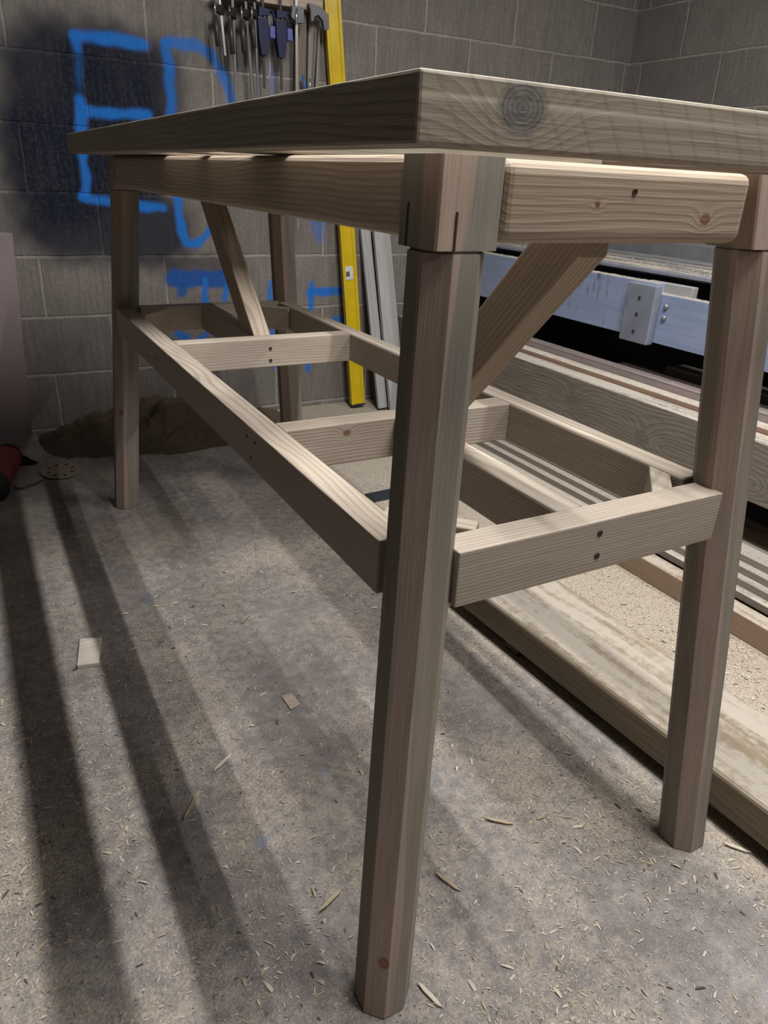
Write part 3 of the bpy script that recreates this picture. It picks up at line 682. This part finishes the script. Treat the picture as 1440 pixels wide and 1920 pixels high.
# sanding disc with eight dust holes
disc = bmesh.new(); R0 = .070
def ring_(r, z, n=48): return [disc.verts.new((r * math.cos(2 * math.pi * i / n), r * math.sin(2 * math.pi * i / n), z)) for i in range(n)]
ra, rb_ = ring_(R0, 0), ring_(R0, .0016)
for i in range(48): disc.faces.new((ra[i], ra[(i + 1) % 48], rb_[(i + 1) % 48], rb_[i]))
disc.faces.new(ra[::-1]); disc.faces.new(rb_)
dk = NT('sanding_paper'); P = dk.coord(); x, y, z = dk.sep(P)
ang_ = dk.math('MULTIPLY', dk.math('ROUND', dk.math('DIVIDE', dk.math('ARCTAN2', y, x), math.pi / 4)), math.pi / 4)
hx = dk.math('SUBTRACT', x, dk.math('MULTIPLY', dk.math('COSINE', ang_), .045)); hy = dk.math('SUBTRACT', y, dk.math('MULTIPLY', dk.math('SINE', ang_), .045))
hole = dk.ramp(dk.math('SQRT', dk.math('ADD', dk.math('MULTIPLY', hx, hx), dk.math('MULTIPLY', hy, hy))), [(.0052, 1.0), (.0062, 0.0)])
dmat = dk.done(dk.mix(hole, dk.mix(dk.noise(P, 90, 3), (.27, .22, .165), (.34, .28, .21)), (.02, .018, .015)), .9)
o = link('sanding_disc', disc, dmat, None, Matrix.Translation((-.485, .83, .012)) @ Matrix.Rotation(math.radians(7), 4, 'X') @ Matrix.Rotation(.2, 4, 'Z'))
tag(o, 'round sanding disc with holes lying on the floor near the far left leg', 'sanding disc')
# red power tool at the left edge
tool = thing('power_tool', (-.70, .80, 0), 'red power tool with a black collar lying on the floor at far left', 'power tool')
red = plain('dusty_red', (.26, .035, .04), .5, 0, .4); blk = plain('tool_black', (.03, .032, .033), .5)
ta, tb = Vector((-.722, .66, .052)), Vector((-.652, .955, .052))
bm = bmesh.new(); prof = [(0, .030), (.006, .040), (.02, .045)]
for i in range(6): prof += [(.03 + i * .042, .047), (.045 + i * .042, .0515), (.06 + i * .042, .0515)]
prof += [(.285, .045), (.303, .036)]
d_ = (tb - ta); rings = []
for (h_, r_) in prof: rings.append([bm.verts.new((r_ * math.cos(2 * math.pi * j / 24), r_ * math.sin(2 * math.pi * j / 24), h_)) for j in range(24)])
for a_, b_ in zip(rings[:-1], rings[1:]):
    for j in range(24): bm.faces.new((a_[j], a_[(j + 1) % 24], b_[(j + 1) % 24], b_[j]))
bm.faces.new(rings[0][::-1]); bm.faces.new(rings[-1])
q = d_.to_track_quat('Z', 'Y').to_matrix().to_4x4(); q.translation = ta
link('body', bm, red, tool, q)
bm = cyl_bm(.056, .035, 32, None, .004)
for f_ in list(bm.faces):
    if abs(f_.normal.z) < .3 and f_.calc_area() > .0001: pass
cl = link('collar', bm, blk, tool, q @ Matrix.Translation((0, 0, -.010)), True)
for j in range(20):
    a_ = 2 * math.pi * j / 20
    link('grip_rib', box_bm(.006, .006, .030, .0015), blk, cl, q @ Matrix.Translation((.056 * math.cos(a_), .056 * math.sin(a_), -.010)))
link('end_cap', cyl_bm(.050, .03, 24, .040, .004), blk, tool, q @ Matrix.Translation((0, 0, .312)), True)
tube_mesh('cable', [(-.655, .70, .02), (-.63, .715, .006), (-.60, .737, .004), (-.575, .752, .0042), (-.556, .770, .004)], .004, plain('brown_cable', (.10, .055, .05), .6), tool)
# dark red rag/sheet behind the tool
bm = bmesh.new(); g = 14; vv = []
for i in range(g):
    for j in range(g):
        u, w_ = i / (g - 1), j / (g - 1)
        px_ = -.95 + .40 * u - .05 * w_ * u; py_ = .985 + .12 * w_ + .03 * math.sin(5 * u)
        vv.append(bm.verts.new((px_, py_, .006 + .010 * (math.sin(9 * u + 4 * w_) + 1) * math.sin(math.pi * min(1, max(0, w_))) * (1 - u * .6))))
for i in range(g - 1):
    for j in range(g - 1): bm.faces.new((vv[i * g + j], vv[(i + 1) * g + j], vv[(i + 1) * g + j + 1], vv[i * g + j + 1]))
r_ = bmesh.ops.solidify(bm, geom=bm.faces[:], thickness=.004)
o = link('rag', bm, plain('dark_red_cloth', (.055, .014, .014), .9), None, None, True); tag(o, 'crumpled dark red rag on the floor below the pinkish panel', 'rag')

# sawdust swept against the back wall
def vnoise(x, y, s, seed):
    rg = np.random.default_rng(seed); T = rg.random((64, 64)); X_, Y_ = x * s, y * s
    i, j = np.floor(X_).astype(int), np.floor(Y_).astype(int); fx, fy = X_ - i, Y_ - j
    fx = fx * fx * (3 - 2 * fx); fy = fy * fy * (3 - 2 * fy)
    g_ = lambda a_, b_: T[a_ % 64, b_ % 64]
    return (g_(i, j) * (1 - fx) + g_(i + 1, j) * fx) * (1 - fy) + (g_(i, j + 1) * (1 - fx) + g_(i + 1, j + 1) * fx) * fy
nx, ny = 150, 60
X, Y = np.meshgrid(np.linspace(-.535, .60, nx), np.linspace(.78, 1.326, ny))
v_ = (Y - .78) / .546; u_ = (X + .535) / 1.135
H = (.13 * np.exp(-((X + .02) / .26) ** 2) + .05) * np.clip((v_ - .25 * vnoise(X, Y, 6, 3)) , 0, 1) ** 1.6 * np.clip(u_ * 6, 0, 1) * np.clip((1 - u_) * 6, 0, 1)
H = H * (.75 + .5 * vnoise(X, Y, 14, 4)) + (.012 * (vnoise(X, Y, 40, 5) - .5) + .010 * (vnoise(X, Y, 95, 6) - .5)) * np.clip(H * 40, 0, 1) - .002
vs_ = np.stack([X.ravel(), Y.ravel(), H.ravel()], 1)
idx = lambda a_, b_: b_ * nx + a_
fs_ = [(idx(a_, b_), idx(a_ + 1, b_), idx(a_ + 1, b_ + 1), idx(a_, b_ + 1)) for b_ in range(ny - 1) for a_ in range(nx - 1)]
me = bpy.data.meshes.new('sawdust_heap'); me.from_pydata(vs_.tolist(), [], fs_)
for p in me.polygons: p.use_smooth = True
k = NT('heaped_sawdust'); P = k.coord()
c_ = k.mix(k.noise(P, 60, 4, .7), (.055, .040, .028), (.15, .112, .075))
me.materials.append(k.done(c_, .95, k.bump(k.noise(P, 120, 4, .7), .9, .004), 0, .1))
o = bpy.data.objects.new('sawdust_heap', me); COL.objects.link(o)
tag(o, 'brown sawdust heaped along the foot of the painted block wall', 'sawdust', None, 'stuff')

# loose shavings: one mesh nobody could count
def flakes(name, pts, zs, lens, mats, label, curl=1.0):
    V, Fc, Mi = [], [], []
    for (px_, py_), z_, l_ in zip(pts, zs, lens):
        a_ = rnd.random() * math.pi * 2; w_ = l_ * rnd.uniform(.10, .38); c_, s_ = math.cos(a_), math.sin(a_)
        lift = rnd.uniform(.02, .16) * l_ * curl; tl_ = rnd.uniform(-.3, .3) * w_
        b0 = len(V); t_ = .0005 + .05 * w_
        for (u, zz) in ((-.5, 0), (0, lift), (.5, rnd.uniform(0, .8) * lift)):
            ww = w_ * (1 if u == 0 else rnd.uniform(.3, .9))
            for v2 in (-.5, .5):
                X_ = u * l_; Y_ = v2 * ww
                V.append((px_ + c_ * X_ - s_ * Y_, py_ + s_ * X_ + c_ * Y_, z_ + .0008 + zz + abs(tl_) * (v2 + .5)))
        Fc += [(b0, b0 + 2, b0 + 3, b0 + 1), (b0 + 2, b0 + 4, b0 + 5, b0 + 3)]
        mi = rnd.choices(range(len(mats)), [7, 4, .6][:len(mats)])[0]; Mi += [mi, mi]
    me = bpy.data.meshes.new(name); me.from_pydata(V, [], Fc)
    for m_ in mats: me.materials.append(m_)
    me.polygons.foreach_set('material_index', Mi)
    o = bpy.data.objects.new(name, me); COL.objects.link(o)
    return tag(o, label, 'shavings', None, 'stuff')
sh1 = plain('shaving_pale', (.60, .52, .405), .7); sh2 = plain('shaving_tan', (.42, .335, .23), .7); sh3 = plain('shaving_dark', (.09, .075, .06), .7)
N = 260000
px = nrg.uniform(-1.0, 1.0, N); py = nrg.uniform(-1.95, 1.2, N)
dens = .10 + .9 * np.clip(vnoise(px + 5, py + 5, 3.3, 21) * 1.5 - .45, 0, 1) ** 1.5 * (.4 + vnoise(px + 5, py + 5, 11, 22)) + .25 * (px > .45) 
near = np.clip((.6 - py) / 2.2, .10, 1)
keep = nrg.random(N) < dens * near * 1.1
bx0 = .3545 - (py + .61) * .0437
keep &= ~((px > bx0 - .02) & (px < bx0 + .27) & (py < -.58))
for lx_ in (-1, 1):
    for ly_ in (LY0 - SY, LY1 + SY):
        keep &= ~((abs(px - lx_ * (LX + SX)) < .045) & (abs(py - ly_) < .045))
keep &= ~((px < -.6) & (py > .56) & (py < 1.12))
px, py = px[keep], py[keep]
ln = np.exp(nrg.normal(math.log(.0042), .5, len(px))).clip(.0015, .020)
flakes('wood_shavings', list(zip(px, py)), [0.0] * len(px), ln, [sh1, sh2, sh3], 'wood shavings and chips scattered over the concrete floor')
# dust on the stacked timber and on the machine table
pts, zs = [], []
def strew(x0, x1, y0, y1, z_, n, p=1.0):
    for _ in range(n):
        pts.append((rnd.uniform(x0, x1), rnd.uniform(y0, y1))); zs.append(z_)
for i in range(4): strew(1.09 + .030 * i, 1.116 + .030 * i, -1.6, .9, .0685 + .0215 * i, 1300)
strew(1.21, 1.30, -1.6, .9, .133, 900)
strew(1.202, 1.275, -1.5, 1.1, .457, 1500); strew(1.288, 1.338, -1.5, 1.1, .472, 1300); strew(1.348, 1.388, -1.5, 1.0, .4975, 500)
strew(.99, 1.04, -1.6, .8, .068, 900)
flakes('loose_sawdust', pts, zs, [rnd.uniform(.002, .007) for _ in pts], [sh1, sh1, sh2], 'pale sawdust lying along the tops of the stacked timber on the right')
pts, zs = [], []
strew(1.403, 1.443, -.2, 1.1, .797, 1500); strew(1.407, 1.443, -1.2, -.21, .765, 900)
for _ in range(5200):
    x_ = 1.57 + abs(rnd.gauss(0, .10)); y_ = rnd.uniform(-1.3, 1.0)
    if x_ < 2.04: pts.append((x_, y_)); zs.append(.825)
flakes('machine_sawdust', pts, zs, [rnd.uniform(.003, .010) for _ in pts], [sh1, sh1, sh2], 'pale sawdust drifted over the grey machine table and its blue rail')

# single splinters one can point at
spl = [((-0.387, -0.918), .06, .6, 'pale splinter on the floor left of the near leg, in the lit strip'),
       ((-0.469, -0.995), .085, .9, 'long tan splinter on the dark floor band left of the near leg'),
       ((-0.177, -0.437), .05, .8, 'tan splinter on the lit floor beside the long lower rail'),
       ((0.027, -1.287), .055, -.7, 'brown splinter on the floor between the two near legs'),
       ((-0.130, -1.352), .055, -1.2, 'brown splinter on the floor just right of the near leg foot'),
       ((0.384, -1.531), .05, -.9, 'brown splinter on the pale floor right of the right leg foot'),
       ((-0.257, -1.500), .05, -1.3, 'pale splinter on the floor right of the near leg, at the bottom edge'),
       ((-0.322, -1.295), .06, .4, 'tan splinter on the floor left of the near leg foot')]
for i, (p, l_, a_, lab) in enumerate(spl):
    w_ = .007
    bm = poly_prism([(-l_ / 2, -.001), (-l_ * .2, -w_ / 2), (l_ * .3, -w_ * .45), (l_ / 2, .0005), (l_ * .2, w_ / 2), (-l_ * .35, w_ * .3)], .0025)
    o = link('splinter', bm, sh1 if 'pale' in lab else sh2, None, Matrix.Translation((p[0], p[1], .004)) @ Matrix.Rotation(a_, 4, 'Z') @ Matrix.Rotation(.05, 4, 'Y'))
    tag(o, lab, 'splinter', 'splinters on the floor')
